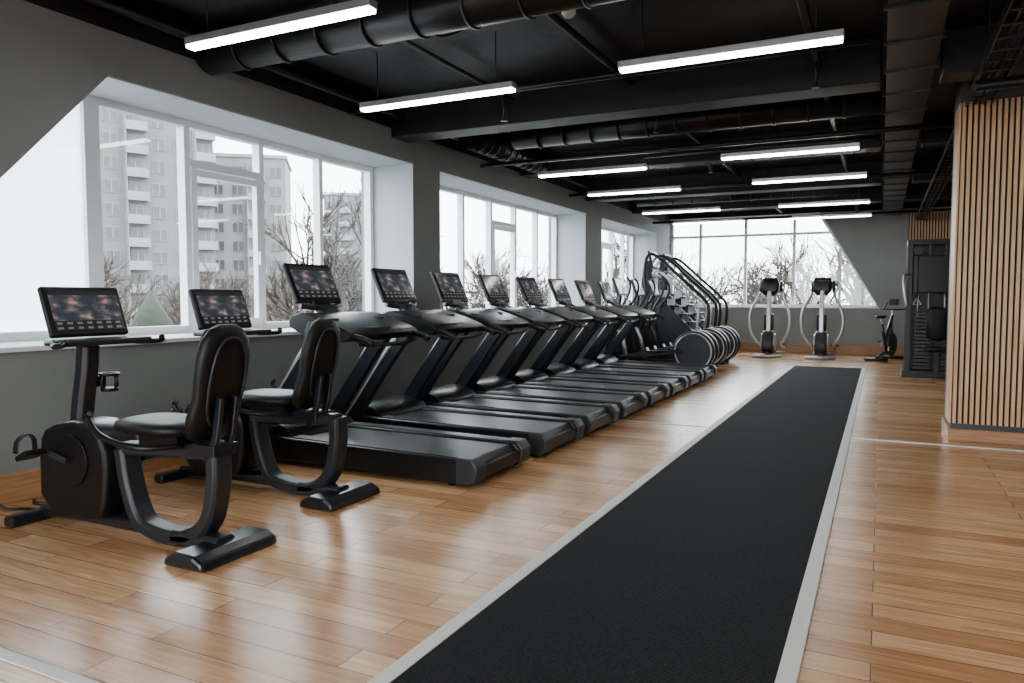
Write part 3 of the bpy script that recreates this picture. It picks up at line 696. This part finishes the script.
def face_rz(x, y): return math.degrees(math.atan2(y, x))-90
building((-84, 62), face_rz(-84, 62)+14, 22, 11, 8, M_FAC1, "grey concrete panel apartment building with stacked balconies, seen through the windows")
building((-90, 84), face_rz(-90, 84)-8, 17, 9, 6, M_FAC2, "beige concrete panel apartment building beyond bare trees")
building((-100, 127), face_rz(-100, 127), 12, 9, 4, M_FAC1, "distant grey concrete apartment block beyond bare trees")

def tree_mesh(seed):
    rnd = random.Random(seed); b = B()
    def br(p, d, L, r, dep):
        q = p+d*L
        b.tube([p, q], r, 5, 1, rends=(r, r*.66))
        if dep == 0: return
        for k in range(4 if dep > 2 else 3):
            a = rnd.uniform(0, 6.28); s_ = rnd.uniform(.35, .8)
            u = d.orthogonal().normalized(); u = Matrix.Rotation(a, 3, d) @ u
            nd = (d*math.cos(s_)+u*math.sin(s_)+Vector((0, 0, .12))).normalized()
            br(p.lerp(q, rnd.uniform(.55, 1.0)), nd, L*rnd.uniform(.55, .82), r*.58, dep-1)
    br(Vector((0, 0, 0)), Vector((0, 0, 1)), 2.6, .19, 5)
    return b
srcs = []
for sd in (3, 8):
    srcs.append(tag(tree_mesh(sd).done("bare_tree", mats=M_BARK), "bare leafless tree standing outside the windows", "tree", "bare trees outside"))
srcs[0].location = (-19, 12.5, GZ); srcs[1].location = (-24, 21, GZ)
pos = [(-22, 27), (-30, 30), (-17, 20), (-26, 38), (-34, 44), (-20, 34), (-38, 33), (-14, 28), (-12, 38), (-8, 33), (-4, 38), (-1, 31), (-7, 44), (-11, 50), (3, 44), (-2, 50), (-17, 52), (6, 36), (-18, 43), (-32, 22), (-28, 55), (-44, 60),
       (-36, 52), (-24, 47), (-42, 45), (-50, 36), (-27, 14), (-36, 38), (-5, 57), (-13, 60), (-45, 26), (-30, 66), (3, 55), (-21, 60)]
for i, (x, y) in enumerate(pos):
    s_ = srcs[i % 2].copy(); C.objects.link(s_); s_.location = (x, y, GZ); s_.rotation_euler = (0, 0, i*1.3)
    s_.scale = (1.05+.12*(i % 3),)*3
b = B()
b.loft([(0, 0, 0, .15, .15, 2), (0, 0, 1.0, .15, .15, 2), (0, 0, 1.0, 1.5, 1.5, 2), (0, 0, 2.4, 1.2, 1.2, 2), (0, 0, 2.5, 1.35, 1.3, 2), (0, 0, 3.9, .8, .8, 2), (0, 0, 4.0, .9, .9, 2), (0, 0, 5.6, .05, .05, 2)], 18)
tag(b.done("evergreen_tree", mats=M_EVER, loc=(-22.2, 17.3, GZ)), "dark green conifer standing outside the windows", "tree")

# ------------------------------------------------------------------ world, camera
wd = bpy.data.worlds.new("overcast"); bpy.context.scene.world = wd; wd.use_nodes = True
bg = wd.node_tree.nodes["Background"]; bg.inputs[0].default_value = (0.93, 0.965, 1.0, 1); bg.inputs[1].default_value = 13.0

cam = bpy.data.cameras.new("camera"); co = bpy.data.objects.new("camera", cam); C.objects.link(co)
cam.sensor_width = 36; cam.lens = 746/1024*36; cam.clip_end = 500
co.location = (0, 0, 1.35); co.rotation_euler = (R(90-3.34), 0, R(26.3))
bpy.context.scene.camera = co
